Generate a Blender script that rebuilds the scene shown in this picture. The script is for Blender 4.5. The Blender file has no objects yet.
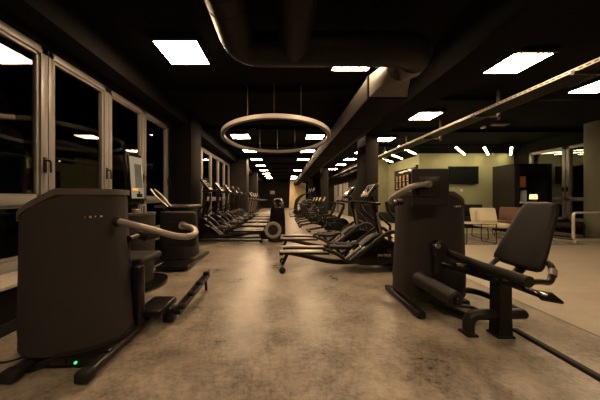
import bpy, bmesh, math, random
from mathutils import Vector, Matrix
random.seed(7)
S = bpy.context.scene
COL = S.collection
PI = math.pi

# ------------------------------------------------------------------ materials
def mat(name, col, rough=0.6, metal=0.0, spec=0.5, emit=None, strength=0.0, bump=0.0, bscale=200.0, var=0.0, vscale=6.0):
    m = bpy.data.materials.new(name); m.use_nodes = True
    nt = m.node_tree; b = nt.nodes['Principled BSDF']
    b.inputs['Base Color'].default_value = (*col, 1); b.inputs['Roughness'].default_value = rough
    b.inputs['Metallic'].default_value = metal; b.inputs['Specular IOR Level'].default_value = spec
    if emit:
        b.inputs['Emission Color'].default_value = (*emit, 1); b.inputs['Emission Strength'].default_value = strength
    tc = nt.nodes.new('ShaderNodeTexCoord')
    if var > 0:
        n = nt.nodes.new('ShaderNodeTexNoise'); n.inputs['Scale'].default_value = vscale; n.inputs['Detail'].default_value = 6
        r = nt.nodes.new('ShaderNodeValToRGB')
        r.color_ramp.elements[0].position = .3; r.color_ramp.elements[1].position = .7
        r.color_ramp.elements[0].color = (*[c*(1-var) for c in col], 1); r.color_ramp.elements[1].color = (*[min(1, c*(1+var)) for c in col], 1)
        nt.links.new(tc.outputs['Object'], n.inputs['Vector']); nt.links.new(n.outputs['Fac'], r.inputs['Fac'])
        nt.links.new(r.outputs['Color'], b.inputs['Base Color'])
    if bump > 0:
        n = nt.nodes.new('ShaderNodeTexNoise'); n.inputs['Scale'].default_value = bscale; n.inputs['Detail'].default_value = 3
        u = nt.nodes.new('ShaderNodeBump'); u.inputs['Strength'].default_value = bump; u.inputs['Distance'].default_value = .002
        nt.links.new(tc.outputs['Object'], n.inputs['Vector']); nt.links.new(n.outputs['Fac'], u.inputs['Height'])
        nt.links.new(u.outputs['Normal'], b.inputs['Normal'])
    return m

M = dict(
    ceiling=mat('black_ceiling', (.0045, .004, .0035), .9, spec=.12, bump=.3, bscale=30),
    black_wall=mat('black_wall_paint', (.006, .005, .0042), .8, spec=.12, var=.15),
    pillar=mat('charcoal_pillar_paint', (.018, .0152, .0128), .7, spec=.2, var=.1),
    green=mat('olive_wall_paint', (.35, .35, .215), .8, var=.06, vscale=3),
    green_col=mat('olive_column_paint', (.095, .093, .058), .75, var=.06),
    beige=mat('beige_panel', (.42, .38, .33), .6),
    plywood=mat('birch_plywood', (.92, .72, .43), .5, var=.10, vscale=2.5),
    winframe=mat('window_frame_paint', (.22, .205, .19), .4),
    sill=mat('stone_sill', (.42, .38, .33), .45, var=.15, vscale=40),
    fabric=mat('black_woven_shell', (.027, .0228, .021), .8, spec=.25, bump=.5, bscale=350, var=.12, vscale=120),
    rim=mat('soft_black_rim', (.075, .064, .058), .38),
    pad=mat('black_vinyl_pad', (.0105, .0088, .0082), .55, spec=.32, bump=.2, bscale=300),
    blackmetal=mat('black_powder_coat', (.007, .006, .0053), .3, spec=.28),
    darkmetal=mat('charcoal_powder_coat', (.014, .012, .0105), .34, spec=.32),
    gloss=mat('black_gloss_plastic', (.006, .0054, .005), .17, spec=.38),
    rubber=mat('black_rubber', (.009, .008, .007), .7, spec=.3),
    silver=mat('satin_silver_tube', (.30, .265, .24), .38, metal=.55),
    chrome=mat('brushed_steel', (.62, .58, .53), .25, metal=1.0),
    alu=mat('pale_aluminium_track', (.62, .58, .52), .35, metal=.6),
    galv=mat('galvanised_duct', (.12, .105, .092), .5, metal=.5, var=.15, vscale=10),
    darkgalv=mat('dark_duct_side', (.022, .019, .016), .6, metal=.3),
    steel=mat('pale_steel_rail', (.70, .65, .58), .35, metal=.45),
    roundduct=mat('black_round_duct', (.012, .0102, .0085), .5, spec=.22),
    blackduct=mat('black_painted_duct', (.008, .0068, .0056), .7, spec=.1),
    tray=mat('galvanised_tray', (.50, .46, .41), .35, metal=.8),
    ringm=mat('ring_lamp_paint', (.55, .51, .48), .5),
    diffoff=mat('ring_lamp_diffuser', (.20, .185, .17), .6),
    panel=mat('light_panel_diffuser', (.9, .9, .9), .5, emit=(1, .69, .41), strength=61),
    tubelight=mat('tube_diffuser', (.9, .9, .9), .5, emit=(1, .80, .42), strength=26),
    white=mat('white_plastic', (.75, .72, .66), .4),
    letter=mat('white_lettering', (.95, .92, .86), .5),
    redletter=mat('red_lettering', (.85, .12, .05), .5),
    screen=mat('dark_screen', (.010, .011, .013), .14, spec=.35),
    lcd=mat('grey_lit_lcd', (.05, .05, .05), .15, emit=(.74, .58, .36), strength=.34),
    lcdpic=mat('grey_lcd_picture', (.05, .05, .05), .15, emit=(.62, .52, .38), strength=.085),
    consolescr=mat('console_glass', (.36, .31, .27), .22, spec=.7),
    orange=mat('orange_screen_strip', (.2, .1, .02), .3, emit=(1, .42, .04), strength=1.0),
    led=mat('green_power_led', (0, .2, .05), .3, emit=(.05, 1, .22), strength=1.6),
    cream=mat('cream_upholstery', (.80, .72, .55), .8, bump=.3, bscale=150),
    leather=mat('brown_leather', (.11, .045, .02), .5, var=.15),
    greyfab=mat('grey_upholstery', (.022, .02, .017), .85, spec=.2),
    tabletop=mat('pale_table_top', (.55, .52, .42), .22),
    discm=mat('grey_disc_ring', (.22, .19, .165), .5),
    lampshade=mat('lit_lamp_shade', (.8, .6, .4), .7, emit=(1, .55, .25), strength=2.2),
    boxbrown=mat('orange_carton', (.40, .16, .05), .7, emit=None),
    boxwhite=mat('pale_carton', (.5, .62, .62), .6),
    bottle=mat('amber_bottle', (.25, .10, .03), .12),
    picture=mat('menu_picture', (.35, .20, .11), .6, emit=(1, .62, .34), strength=.03, var=.7, vscale=9),
    menulogo=mat('menu_header', (.8, .78, .7), .6, emit=(1, .9, .7), strength=.08),
    leafm=mat('dark_leaves', (.10, .12, .05), .6),
    asphalt=mat('night_asphalt', (.03, .03, .03), .8),
    sign=mat('grey_notice', (.20, .18, .15), .5),
    exitg=mat('green_sign_light', (0, .2, .1), .5, emit=(.05, 1, .5), strength=1.2),
)
# thin window glass: Fresnel mix of clear and mirror
def glass_mat():
    m = bpy.data.materials.new('window_glass'); m.use_nodes = True; nt = m.node_tree
    nt.nodes.remove(nt.nodes['Principled BSDF']); out = nt.nodes['Material Output']
    t = nt.nodes.new('ShaderNodeBsdfTransparent'); t.inputs[0].default_value = (.8, .8, .8, 1)
    g = nt.nodes.new('ShaderNodeBsdfGlossy'); g.inputs['Roughness'].default_value = 0; g.inputs['Color'].default_value = (.9, .9, .9, 1)
    f = nt.nodes.new('ShaderNodeFresnel'); f.inputs[0].default_value = 1.5
    x = nt.nodes.new('ShaderNodeMixShader')
    nt.links.new(f.outputs[0], x.inputs[0]); nt.links.new(t.outputs[0], x.inputs[1]); nt.links.new(g.outputs[0], x.inputs[2])
    nt.links.new(x.outputs[0], out.inputs['Surface']); return m
M['glass'] = glass_mat()

def floor_mat(name, dark, light, rough, scale, plank, speck=36, amount=.42, seam=1.1):
    m = bpy.data.materials.new(name); m.use_nodes = True; nt = m.node_tree; b = nt.nodes['Principled BSDF']; L = nt.links.new
    tc = nt.nodes.new('ShaderNodeTexCoord')
    def noise(s, d, ro=.6, vec=None):
        n = nt.nodes.new('ShaderNodeTexNoise'); n.inputs['Scale'].default_value = s; n.inputs['Detail'].default_value = d; n.inputs['Roughness'].default_value = ro
        L(vec or tc.outputs['Object'], n.inputs['Vector']); return n
    mp = nt.nodes.new('ShaderNodeMapping'); mp.inputs['Scale'].default_value = (.8, 1.25, 1)
    L(tc.outputs['Object'], mp.inputs['Vector'])
    n1 = noise(scale, 9, .68); n2 = noise(scale*7, 12, .82, mp.outputs[0]); n3 = noise(.55, 3); n4 = noise(speck, 5, .65)
    a1 = nt.nodes.new('ShaderNodeMath'); a1.operation = 'MULTIPLY_ADD'; a1.inputs[1].default_value = .95
    L(n2.outputs['Fac'], a1.inputs[0]); L(n1.outputs['Fac'], a1.inputs[2])
    a2 = nt.nodes.new('ShaderNodeMath'); a2.operation = 'MULTIPLY_ADD'; a2.inputs[1].default_value = .35
    L(n3.outputs['Fac'], a2.inputs[0]); L(a1.outputs[0], a2.inputs[2])
    r = nt.nodes.new('ShaderNodeValToRGB'); r.color_ramp.elements[0].position = .78; r.color_ramp.elements[1].position = 1.16
    mr = nt.nodes.new('ShaderNodeMapRange'); mr.inputs['From Min'].default_value = .92; mr.inputs['From Max'].default_value = 1.34
    r.color_ramp.elements[0].position = 0; r.color_ramp.elements[1].position = 1
    r.color_ramp.elements[0].color = (*dark, 1); r.color_ramp.elements[1].color = (*light, 1)
    L(a2.outputs[0], mr.inputs['Value']); L(mr.outputs[0], r.inputs['Fac'])
    bk = nt.nodes.new('ShaderNodeTexBrick'); bk.inputs['Scale'].default_value = 1
    bk.inputs['Brick Width'].default_value = plank[0]; bk.inputs['Row Height'].default_value = plank[1]
    bk.inputs['Mortar Size'].default_value = .003; bk.inputs['Mortar Smooth'].default_value = .3
    bk.inputs['Color1'].default_value = (1, 1, 1, 1); bk.inputs['Color2'].default_value = (.92, .92, .92, 1); bk.inputs['Mortar'].default_value = (seam, seam, seam, 1)
    L(tc.outputs['Object'], bk.inputs['Vector'])
    mx = nt.nodes.new('ShaderNodeMix'); mx.data_type = 'RGBA'; mx.blend_type = 'MULTIPLY'; mx.inputs['Factor'].default_value = 1
    st = nt.nodes.new('ShaderNodeMapRange'); st.inputs['From Min'].default_value = .40; st.inputs['From Max'].default_value = .52; st.inputs['To Min'].default_value = 1; st.inputs['To Max'].default_value = 0
    L(n4.outputs['Fac'], st.inputs['Value'])
    mk = nt.nodes.new('ShaderNodeMapRange'); mk.inputs['From Min'].default_value = .42; mk.inputs['From Max'].default_value = .60; mk.inputs['To Min'].default_value = amount; mk.inputs['To Max'].default_value = amount*.2
    L(n1.outputs['Fac'], mk.inputs['Value'])
    sp = nt.nodes.new('ShaderNodeMath'); sp.operation = 'MULTIPLY'; L(st.outputs[0], sp.inputs[0]); L(mk.outputs[0], sp.inputs[1])
    iv = nt.nodes.new('ShaderNodeMath'); iv.operation = 'SUBTRACT'; iv.inputs[0].default_value = 1; L(sp.outputs[0], iv.inputs[1])
    m2 = nt.nodes.new('ShaderNodeMix'); m2.data_type = 'RGBA'; m2.blend_type = 'MULTIPLY'; m2.inputs['Factor'].default_value = 1
    L(r.outputs['Color'], m2.inputs['A']); L(iv.outputs[0], m2.inputs['B'])
    L(m2.outputs['Result'], mx.inputs['A']); L(bk.outputs['Color'], mx.inputs['B']); L(mx.outputs['Result'], b.inputs['Base Color'])
    rr = nt.nodes.new('ShaderNodeMapRange'); rr.inputs['From Min'].default_value = .92; rr.inputs['From Max'].default_value = 1.34
    rr.inputs['To Min'].default_value = rough-.07; rr.inputs['To Max'].default_value = rough+.1
    L(a2.outputs[0], rr.inputs['Value']); L(rr.outputs[0], b.inputs['Roughness'])
    bp = nt.nodes.new('ShaderNodeBump'); bp.inputs['Strength'].default_value = .15; bp.inputs['Distance'].default_value = .003
    L(n2.outputs['Fac'], bp.inputs['Height']); L(bp.outputs['Normal'], b.inputs['Normal'])
    return m
M['floor'] = floor_mat('concrete_look_vinyl', (.10, .083, .066), (.36, .30, .235), .33, 2.2, (1.2, .6))
M['lounge'] = floor_mat('pale_plank_vinyl', (.30, .265, .21), (.43, .38, .30), .40, 1.0, (1.3, .22), 60, .08, .8)
M['rug'] = floor_mat('speckled_rug', (.10, .09, .08), (.34, .30, .25), .9, 6.0, (40, 40), 30, .5)

# ------------------------------------------------------------------ mesh builder
class MB:
    def __init__(s): s.bm = bmesh.new()
    def _merge(s, t):
        me = bpy.data.meshes.new('t'); t.to_mesh(me); t.free(); s.bm.from_mesh(me); bpy.data.meshes.remove(me); return s
    def box(s, x0, x1, y0, y1, z0, z1, bev=0, seg=2, mx=None):
        t = bmesh.new(); bmesh.ops.create_cube(t, size=1)
        for v in t.verts: v.co = Vector((x0+(v.co.x+.5)*(x1-x0), y0+(v.co.y+.5)*(y1-y0), z0+(v.co.z+.5)*(z1-z0)))
        if bev: bmesh.ops.bevel(t, geom=t.edges[:], offset=bev, segments=seg, profile=.5, affect='EDGES')
        if mx is not None: t.transform(mx)
        return s._merge(t)
    def obox(s, c, size, rot=(0, 0, 0), bev=0, seg=2):
        from mathutils import Euler
        mx = Matrix.Translation(Vector(c)) @ Euler(rot, 'XYZ').to_matrix().to_4x4()
        a, b, d = (q/2 for q in size)
        return s.box(-a, a, -b, b, -d, d, bev, seg, mx)
    def tube(s, pts, r, n=12, fillet=0, caps=True, fseg=6):
        P = [Vector(p) for p in pts]
        if fillet and len(P) > 2:
            Q = [P[0]]
            for i in range(1, len(P)-1):
                a, b, c = P[i-1], P[i], P[i+1]
                d1 = min(fillet, (a-b).length*(.98 if i == 1 else .49)); d2 = min(fillet, (c-b).length*(.98 if i == len(P)-2 else .49))
                p, q = b+(a-b).normalized()*d1, b+(c-b).normalized()*d2
                for k in range(fseg+1):
                    u = k/fseg; Q.append(p*(1-u)**2+b*2*u*(1-u)+q*u*u)
            Q.append(P[-1]); P = Q
        rs = r if isinstance(r, (list, tuple)) else [r]*len(P)
        if len(rs) != len(P): rs = [rs[0]+(rs[-1]-rs[0])*i/(len(P)-1) for i in range(len(P))]
        t = bmesh.new(); rings = []; N = None
        for i, p in enumerate(P):
            T = ((P[min(i+1, len(P)-1)]-p).normalized()+(p-P[max(i-1, 0)]).normalized())
            T = T.normalized() if T.length > 1e-9 else Vector((0, 0, 1))
            if N is None:
                N = Vector((0, 0, 1)).cross(T)
                if N.length < 1e-3: N = Vector((1, 0, 0))
            N = (N-T*N.dot(T)).normalized(); B = T.cross(N)
            rings.append([t.verts.new(p+(N*math.cos(2*PI*k/n)+B*math.sin(2*PI*k/n))*rs[i]) for k in range(n)])
        for a, b in zip(rings, rings[1:]):
            for k in range(n): t.faces.new((a[k], a[(k+1) % n], b[(k+1) % n], b[k]))
        if caps: t.faces.new(rings[0][::-1]); t.faces.new(rings[-1])
        return s._merge(t)
    def cyl(s, a, b, r, n=20, bev=0):
        a, b = Vector(a), Vector(b)
        if bev:
            d = (b-a).normalized()
            return s.tube([a, a+d*1e-4, a+d*bev, b-d*bev, b-d*1e-4, b], [r-bev, r-bev*.98, r, r, r-bev*.98, r-bev], n)
        return s.tube([a, b], r, n)
    def prism(s, poly, axis, a0, a1, bev=0, seg=2):
        """polygon in the plane across AXIS (x: (y,z), y: (x,z), z: (x,y)), extruded a0..a1"""
        def co(p, a): return {'x': (a, p[0], p[1]), 'y': (p[0], a, p[1]), 'z': (p[0], p[1], a)}[axis]
        t = bmesh.new(); A = [t.verts.new(co(p, a0)) for p in poly]; B = [t.verts.new(co(p, a1)) for p in poly]; n = len(poly)
        for i in range(n): t.faces.new((A[i], A[(i+1) % n], B[(i+1) % n], B[i]))
        t.faces.new(A[::-1]); t.faces.new(B)
        bmesh.ops.recalc_face_normals(t, faces=t.faces)
        if bev: bmesh.ops.bevel(t, geom=t.edges[:], offset=bev, segments=seg, profile=.5, affect='EDGES')
        return s._merge(t)
    def loft(s, rings, capa=True, capb=True):
        t = bmesh.new(); R = [[t.verts.new(p) for p in r] for r in rings]; n = len(R[0])
        for a, b in zip(R, R[1:]):
            for k in range(n): t.faces.new((a[k], a[(k+1) % n], b[(k+1) % n], b[k]))
        if capa: t.faces.new(R[0][::-1])
        if capb: t.faces.new(R[-1])
        bmesh.ops.recalc_face_normals(t, faces=t.faces)
        return s._merge(t)
    def sphere(s, c, r, sx=1, sy=1, sz=1, n=16):
        t = bmesh.new(); bmesh.ops.create_uvsphere(t, u_segments=n, v_segments=n//2, radius=r)
        for v in t.verts: v.co = Vector((c[0]+v.co.x*sx, c[1]+v.co.y*sy, c[2]+v.co.z*sz))
        return s._merge(t)
    def build(s, name, m, parent=None, off=(0, 0, 0), smooth=38):
        me = bpy.data.meshes.new(name)
        if any(off): bmesh.ops.translate(s.bm, verts=s.bm.verts[:], vec=-Vector(off))
        s.bm.to_mesh(me); s.bm.free(); me.materials.append(M[m])
        if smooth:
            for p in me.polygons: p.use_smooth = True
            me.set_sharp_from_angle(angle=math.radians(smooth))
        o = bpy.data.objects.new(name, me); COL.objects.link(o)
        if parent: o.parent = parent
        return o

def tag(o, label=None, cat=None, group=None, kind=None):
    if label: o['label'] = label
    if cat: o['category'] = cat
    if group: o['group'] = group
    if kind: o['kind'] = kind
    return o
def empty(name, loc=(0, 0, 0), rz=0, **k):
    o = bpy.data.objects.new(name, None); o.location = loc; o.rotation_euler = (0, 0, rz); o.empty_display_size = .1
    COL.objects.link(o); return tag(o, **k)
def struct(name, mb, m, parent=None, label=None):
    o = mb.build(name, m, parent, smooth=30)
    if not parent: o['kind'] = 'structure'
    if label: o['label'] = label
    return o
KIDS = {}
def copy_tree(o, loc=None, rz=None, label=None, parent=None):
    c = o.copy(); COL.objects.link(c); c.parent = parent
    if loc is not None: c.location = loc
    if rz is not None: c.rotation_euler = (0, 0, rz)
    if label: c['label'] = label
    for ch in [q for q in ALL() if q.parent == o]: copy_tree(ch, parent=c)
    return c
def ALL(): return list(S.objects)

def text_mesh(name, s, size, m, parent, loc, rot, spacing=1.0, depth=.001, align='LEFT'):
    cu = bpy.data.curves.new(name, 'FONT'); cu.body = s; cu.size = size; cu.extrude = depth; cu.space_character = spacing; cu.align_x = align
    t = bpy.data.objects.new(name+'_t', cu); COL.objects.link(t)
    me = bpy.data.meshes.new_from_object(t.evaluated_get(bpy.context.evaluated_depsgraph_get()))
    COL.objects.unlink(t); bpy.data.objects.remove(t)
    me.name = name; me.materials.clear(); me.materials.append(M[m])
    o = bpy.data.objects.new(name, me); COL.objects.link(o); o.parent = parent
    o.location = loc; o.rotation_euler = rot
    return o
ORD = ['first', 'second', 'third', 'fourth', 'fifth', 'sixth', 'seventh', 'eighth', 'ninth', 'tenth', 'eleventh']

# ------------------------------------------------------------------ setting
CZ = 3.40
XW = -2.82      # window plane
struct('floor', MB().box(-3.1, 2.74, -2, 27.2, -.1, 0), 'floor')
struct('floor_lounge', MB().box(2.74, 10.1, -2, 27.2, -.1, 0), 'lounge')
struct('trim_floor_joint', MB().box(2.73, 2.75, -2, 27, 0, .003), 'sign')
struct('ceiling', MB().box(-3.1, 10.1, -2, 27.2, CZ, CZ+.15), 'ceiling')
w = MB()
w.box(-3.1, -2.44, -2, 27, 0, .40)                      # parapet
w.box(-3.1, -2.76, -2, 27, 2.97, CZ)                    # lintel
for a, b in ((5.5, 6.8), (11.8, 19.0), (23, 27), (-2, -.1)): w.box(-3.1, -2.76, a, b, .40, 2.97)
struct('wall_left', w, 'black_wall')
struct('trim_bulkhead_left', MB().box(-2.76, -2.44, -2, 27, 3.06, CZ), 'black_wall')
struct('trim_sill_left', MB().box(-2.82, -2.40, -2, 5.74, .40, .435, .006).box(-2.82, -2.40, 6.47, 12, .40, .435, .006), 'sill')
struct('baseboard_left', MB().box(-2.44, -2.415, -2, 27, 0, .10), 'rubber')
def window_left(n, y0, y1):
    f = MB(); t = .085
    f.box(XW-.06, XW+.02, y0, y0+t*.75, .435, 2.97, .006); f.box(XW-.06, XW+.02, y1-t, y1-.006, .435, 2.97, .006)
    f.box(XW-.06, XW+.02, y0, y1-.006, 2.88, 2.97, .006); f.box(XW-.06, XW+.02, y0, y1-.006, .435, .545, .006)
    f.box(XW-.06, XW+.02, y0, y1-.006, 1.12, 1.215, .006)
    # inner sash
    for a, b in ((.55, 1.12), (1.215, 2.88)):
        f.box(XW-.05, XW, y0+t*.75, y0+t*.75+.03, a, b); f.box(XW-.05, XW, y1-t-.03, y1-t, a, b)
        f.box(XW-.05, XW, y0+t, y1-t, a, a+.03); f.box(XW-.05, XW, y0+t, y1-t, b-.03, b)
    root = struct('window_%d' % n, f, 'winframe')
    MB().box(XW-.032, XW-.026, y0+.08, y1-.09, .56, 2.87).build('pane', 'glass', root)
    h = MB(); y = y1-.045; h.box(XW+.02, XW+.032, y-.018, y+.018, 1.50, 1.68, .004)
    h.tube([(XW+.03, y, 1.64), (XW+.075, y, 1.64), (XW+.075, y+.015, 1.63), (XW+.075, y+.02, 1.50)], .011, 8, .015)
    h.build('window_handle', 'darkmetal', root)
n = 0
for a, b in [(-.1, .83), (.83, 1.76), (1.76, 2.69), (2.69, 3.62), (3.62, 4.55), (4.55, 5.5), (6.8, 7.8), (7.8, 8.8), (8.8, 9.8), (9.8, 10.8), (10.8, 11.8), (19, 20), (20, 21), (21, 22), (22, 23)]:
    n += 1; window_left(n, a, b)
struct('pillar', MB().box(-2.78, -2.35, 5.75, 6.46, 0, CZ, .01), 'black_wall')
struct('pillar', MB().box(-2.78, -1.93, 11.9, 12.7, 0, CZ, .01), 'pillar')
struct('pillar', MB().box(-2.78, -2.1, 18.2, 18.9, 0, CZ, .01), 'pillar')
for y in (6.3, 13.2, 20.0):
    struct('pillar', MB().box(2.32, 2.67, y, y+.75, 0, CZ, .012), 'pillar')
struct('beam', MB().box(2.30, 2.86, -2, 27, 2.98, CZ), 'ceiling')
b = MB()
for y in (4.6, 7.0, 9.4, 11.8, 14.2, 16.6, 19.0, 21.4): b.box(-2.44, 2.3, y-.12, y+.12, CZ-.10, CZ)
struct('beam_cross', b, 'ceiling')
b = MB()
for y in (4.95, 7.3, 9.3): b.box(2.86, 9.7, y-.08, y+.08, CZ-.09, CZ)
struct('beam_lounge', b, 'ceiling')
struct('wall_back', MB().box(-3.1, 4.6, 27, 27.2, 0, CZ), 'black_wall')
struct('trim_wood_wall', MB().prism([(.72, 0), (2.72, 0), (2.72, 3.36), (.86, 3.36)], 'y', 26.86, 27.0, .01), 'plywood')
nt_ = tag(MB().box(-1.55, -1.0, 26.97, 27.0, 1.65, 2.05, .01).build('notice_board', 'sign'), 'small grey notice on the black end wall left of the wood panel', 'sign')
# right side of the long hall, then the olive lounge
struct('wall_right', MB().box(4.4, 4.6, 12.5, 27, 0, CZ), 'pillar')
struct('wall_return', MB().box(4.4, 5.9, 12.3, 12.5, 0, CZ), 'green')
struct('wall_menu', MB().box(5.75, 5.9, 9.7, 12.3, 0, 3.4), 'green')
struct('wall_screen', MB().box(5.75, 9.9, 9.5, 9.7, 0, 3.4), 'green')
struct('trim_lounge_bulkhead', MB().box(5.735, 9.9, 9.485, 9.7, 3.08, CZ).box(5.735, 5.9, 9.7, 12.3, 3.02, CZ), 'ceiling')
b = MB(); b.box(9.75, 9.95, 8.9, 9.6, 0, CZ); b.box(9.75, 9.95, -2, 5.6, 0, CZ); b.box(9.75, 9.95, 5.6, 8.9, 2.98, CZ); b.box(9.75, 9.95, 5.6, 8.9, 0, .42)
struct('wall_lounge_right', b, 'black_wall')
def window_right(n, y0, y1):
    X = 9.78; f = MB(); t = .09
    f.box(X-.05, X+.06, y0, y0+t, .42, 2.98, .006); f.box(X-.05, X+.06, y1-t, y1, .42, 2.98, .006)
    for a, b in ((2.88, 2.98), (.42, .52), (1.10, 1.22)): f.box(X-.05, X+.06, y0, y1, a, b, .006)
    root = struct('window_%d' % n, f, 'winframe')
    MB().box(X+.02, X+.026, y0+.08, y1-.08, .5, 2.9).build('pane', 'glass', root)
    h = MB(); y = y1-.045 if y0 < 7 else y0+.045
    h.box(X-.062, X-.05, y-.018, y+.018, 1.42, 1.58, .004); h.tube([(X-.06, y, 1.55), (X-.10, y, 1.55), (X-.10, y, 1.42)], .011, 8, .015)
    h.build('window_handle', 'rubber', root)
window_right(n+1, 5.6, 7.74); window_right(n+2, 7.76, 8.9)
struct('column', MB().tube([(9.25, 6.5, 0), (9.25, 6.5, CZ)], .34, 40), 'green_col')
# pale doors along the right wall of the long hall
k = n+2
for i, y in enumerate((15.2, 16.6, 18.1)):
    d = struct('door_%d' % (i+1), MB().box(4.36, 4.4, y, y+1.1, 0.02, 2.25, .008), 'beige')
    MB().box(4.33, 4.36, y+.08, y+.11, .95, 1.15, .004).build('door_handle', 'darkmetal', d)

# night outside: a dark pavement and one shrub near the windows
struct('ground_outside', MB().box(-14, -3.15, -4, 28, -.4, -.3), 'asphalt')

# ------------------------------------------------------------------ ceiling lights
def light_panel():
    r = empty('ceiling_light', group='square ceiling light panels', cat='ceiling light')
    MB().box(-.305, .305, -.305, .305, -.055, 0, .004).box(-.305, .305, -.305, -.25, -.075, -.05, .004).build('housing', 'darkmetal', r)
    MB().box(-.295, .295, -.245, .298, -.060, -.054).build('diffuser', 'panel', r)
    return r
LP = light_panel(); first = True
def put_panel(x, y, label):
    global first
    if first: LP.location = (x, y, CZ); LP['label'] = label; first = False; return
    copy_tree(LP, (x, y, CZ), label=label)
for i, y in enumerate((3.3, 7.8, 10.15, 12.5, 14.9, 17.3, 19.7, 22.0, 24.4)):
    put_panel(-1.48, y, 'square white ceiling light, %s from the camera in the row above the window-side machines' % ORD[i])
for i, y in enumerate((3.48, 7.85, 10.2, 12.5, 17.4, 22.4, 24.8)):  # the last panel is unseen, added to brighten the wood end wall
    put_panel(1.12, y, 'square white ceiling light, %s from the camera in the row beside the square duct' % ORD[i])
for i, y in enumerate((3.56, 5.85, 8.2, 10.5, 12.4, 14.4, 16.6)):
    put_panel(3.71, y, 'square white ceiling light, %s from the camera in the row beside the cable tray' % ORD[i])
for x, nm in ((-1.48, 'left'), (1.12, 'middle'), (3.71, 'right')):  # unseen panels, added to light the fronts of the near machines
    put_panel(x, -1.4, 'square white ceiling light added out of view behind the camera, %s one of three' % nm)
put_panel(6.1, 4.28, 'square white ceiling light at the right edge, beyond the cable tray')

# ring lamp
RC = Vector((-.17, 5.6, 2.655)); RR = 1.33; tilt = math.radians(-3.2)
def ring_mesh(prof, n=72):
    mb = MB(); t = bmesh.new(); R = []
    for i in range(n):
        a = 2*PI*i/n; row = []
        for (r, z) in prof:
            p = Vector((r*math.cos(a), r*math.sin(a), z)); p.rotate(Matrix.Rotation(tilt, 3, 'X')); row.append(t.verts.new(p+RC))
        R.append(row)
    m = len(prof)
    for i in range(n):
        for j in range(m): t.faces.new((R[i][j], R[(i+1) % n][j], R[(i+1) % n][(j+1) % m], R[i][(j+1) % m]))
    bmesh.ops.recalc_face_normals(t, faces=t.faces)
    return mb._merge(t)
rl = empty('ring_lamp', (RC.x, RC.y, RC.z), label='large pale ring lamp hanging on thin wires in the middle of the hall', cat='pendant lamp')
ring_mesh([(RR-.085, 0), (RR, 0), (RR, .078), (RR-.085, .078)]).build('ring', 'ringm', rl, RC)
ring_mesh([(RR-.07, -.004), (RR-.015, -.004), (RR-.015, .01), (RR-.07, .01)]).build('diffuser', 'diffoff', rl, RC)
for a in (-90, -66, -114, 90, 66, 114):
    A = math.radians(a); p = Vector(((RR-.04)*math.cos(A), (RR-.04)*math.sin(A), .075)); p.rotate(Matrix.Rotation(tilt, 3, 'X')); p += RC
    MB().tube([p, (p.x, p.y, CZ)], .0035, 6).build('suspension_wire', 'silver', rl, RC)

# diagonal tube lights over the lounge
def tube_light(x0, y0, x1, y1, label):
    r = empty('tube_light', ((x0+x1)/2, (y0+y1)/2, 3.0), label=label, cat='tube light', group='diagonal tube lights over the lounge')
    a, b = Vector((x0, y0, 3.0)), Vector((x1, y1, 3.0)); d = (b-a).normalized()
    MB().cyl(a+d*.04, b-d*.04, .032, 14).build('glowing_tube', 'tubelight', r, r.location)
    nrm = Vector((-d.y, d.x, 0))*.036
    MB().loft([[tuple(p+nrm*q+Vector((0, 0, h))) for q, h in ((-1, .004), (1, .004), (1, .05), (-1, .05))] for p in (a, b)]).build('housing', 'rubber', r, r.location, smooth=0)
    for u, v in ((a, a+d*.05), (b-d*.05, b)): MB().cyl(u, v, .036, 14).build('end_cap', 'rubber', r, r.location)
    for p in (a+d*.2, b-d*.2): MB().tube([p, (p.x, p.y, CZ)], .004, 6).build('suspension_wire', 'rubber', r, r.location)
tube_light(3.92, 7.73, 5.42, 9.2, 'bright diagonal tube light nearest the camera above the picture board')
tube_light(3.92, 8.75, 5.46, 10.3, 'bright diagonal tube light, middle one of three above the picture board')
tube_light(4.15, 9.9, 5.48, 11.25, 'bright diagonal tube light, farthest of three above the picture board')
tube_light(5.98, 7.83, 7.5, 9.3, 'bright diagonal tube light above the wall television')
tube_light(6.98, 7.83, 8.48, 9.3, 'bright diagonal tube light between the television and the dark kiosk')
tube_light(7.96, 7.83, 9.5, 9.4, 'bright diagonal tube light above the dark kiosk')

# ducts
def ribbed(pts, r, fillet, m='blackduct', step=.10, parent=None, name='duct_run'):
    mb = MB(); mb.tube(pts, r, 28, fillet, fseg=5)
    return mb
DZ = 3.0; DR = .185
dk = empty('air_duct', (0, 2.73, DZ), label='black round air duct crossing the ceiling with bends at both ends', cat='air duct')
MB().tube([(-.52, -1.5, DZ), (-.52, 2.73, DZ), (1.71, 2.73, DZ), (1.71, 3.02, DZ)], DR, 28, .27, fseg=5).build('duct_run', 'roundduct', dk, dk.location)
MB().tube([(.13, -1.5, DZ+.03), (.13, 2.70, DZ)], DR-.005, 28).build('branch_duct', 'roundduct', dk, dk.location)
for run in range(3):
    for i in range(14 if run == 0 else 9):
        x = -.15+i*.11; y = .6+i*.18; rb = MB()
        if run == 0: rb.tube([(x, 2.73, DZ), (x+.012, 2.73, DZ)], DR+.004, 28)
        elif run == 1: rb.tube([(-.52, y, DZ), (-.52, y+.012, DZ)], DR+.004, 28)
        else: rb.tube([(.13, y, DZ+.02), (.13, y+.012, DZ+.02)], DR, 28)
        rb.build('duct_seam', 'roundduct', dk, dk.location)
c = MB()
n_ = 24; rings = []
c.tube([(1.695, 2.90, DZ), (1.71, 3.0, DZ), (1.60, 3.09, DZ-.02)], [DR+.008, DR+.006, DR-.006], 28)
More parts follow.
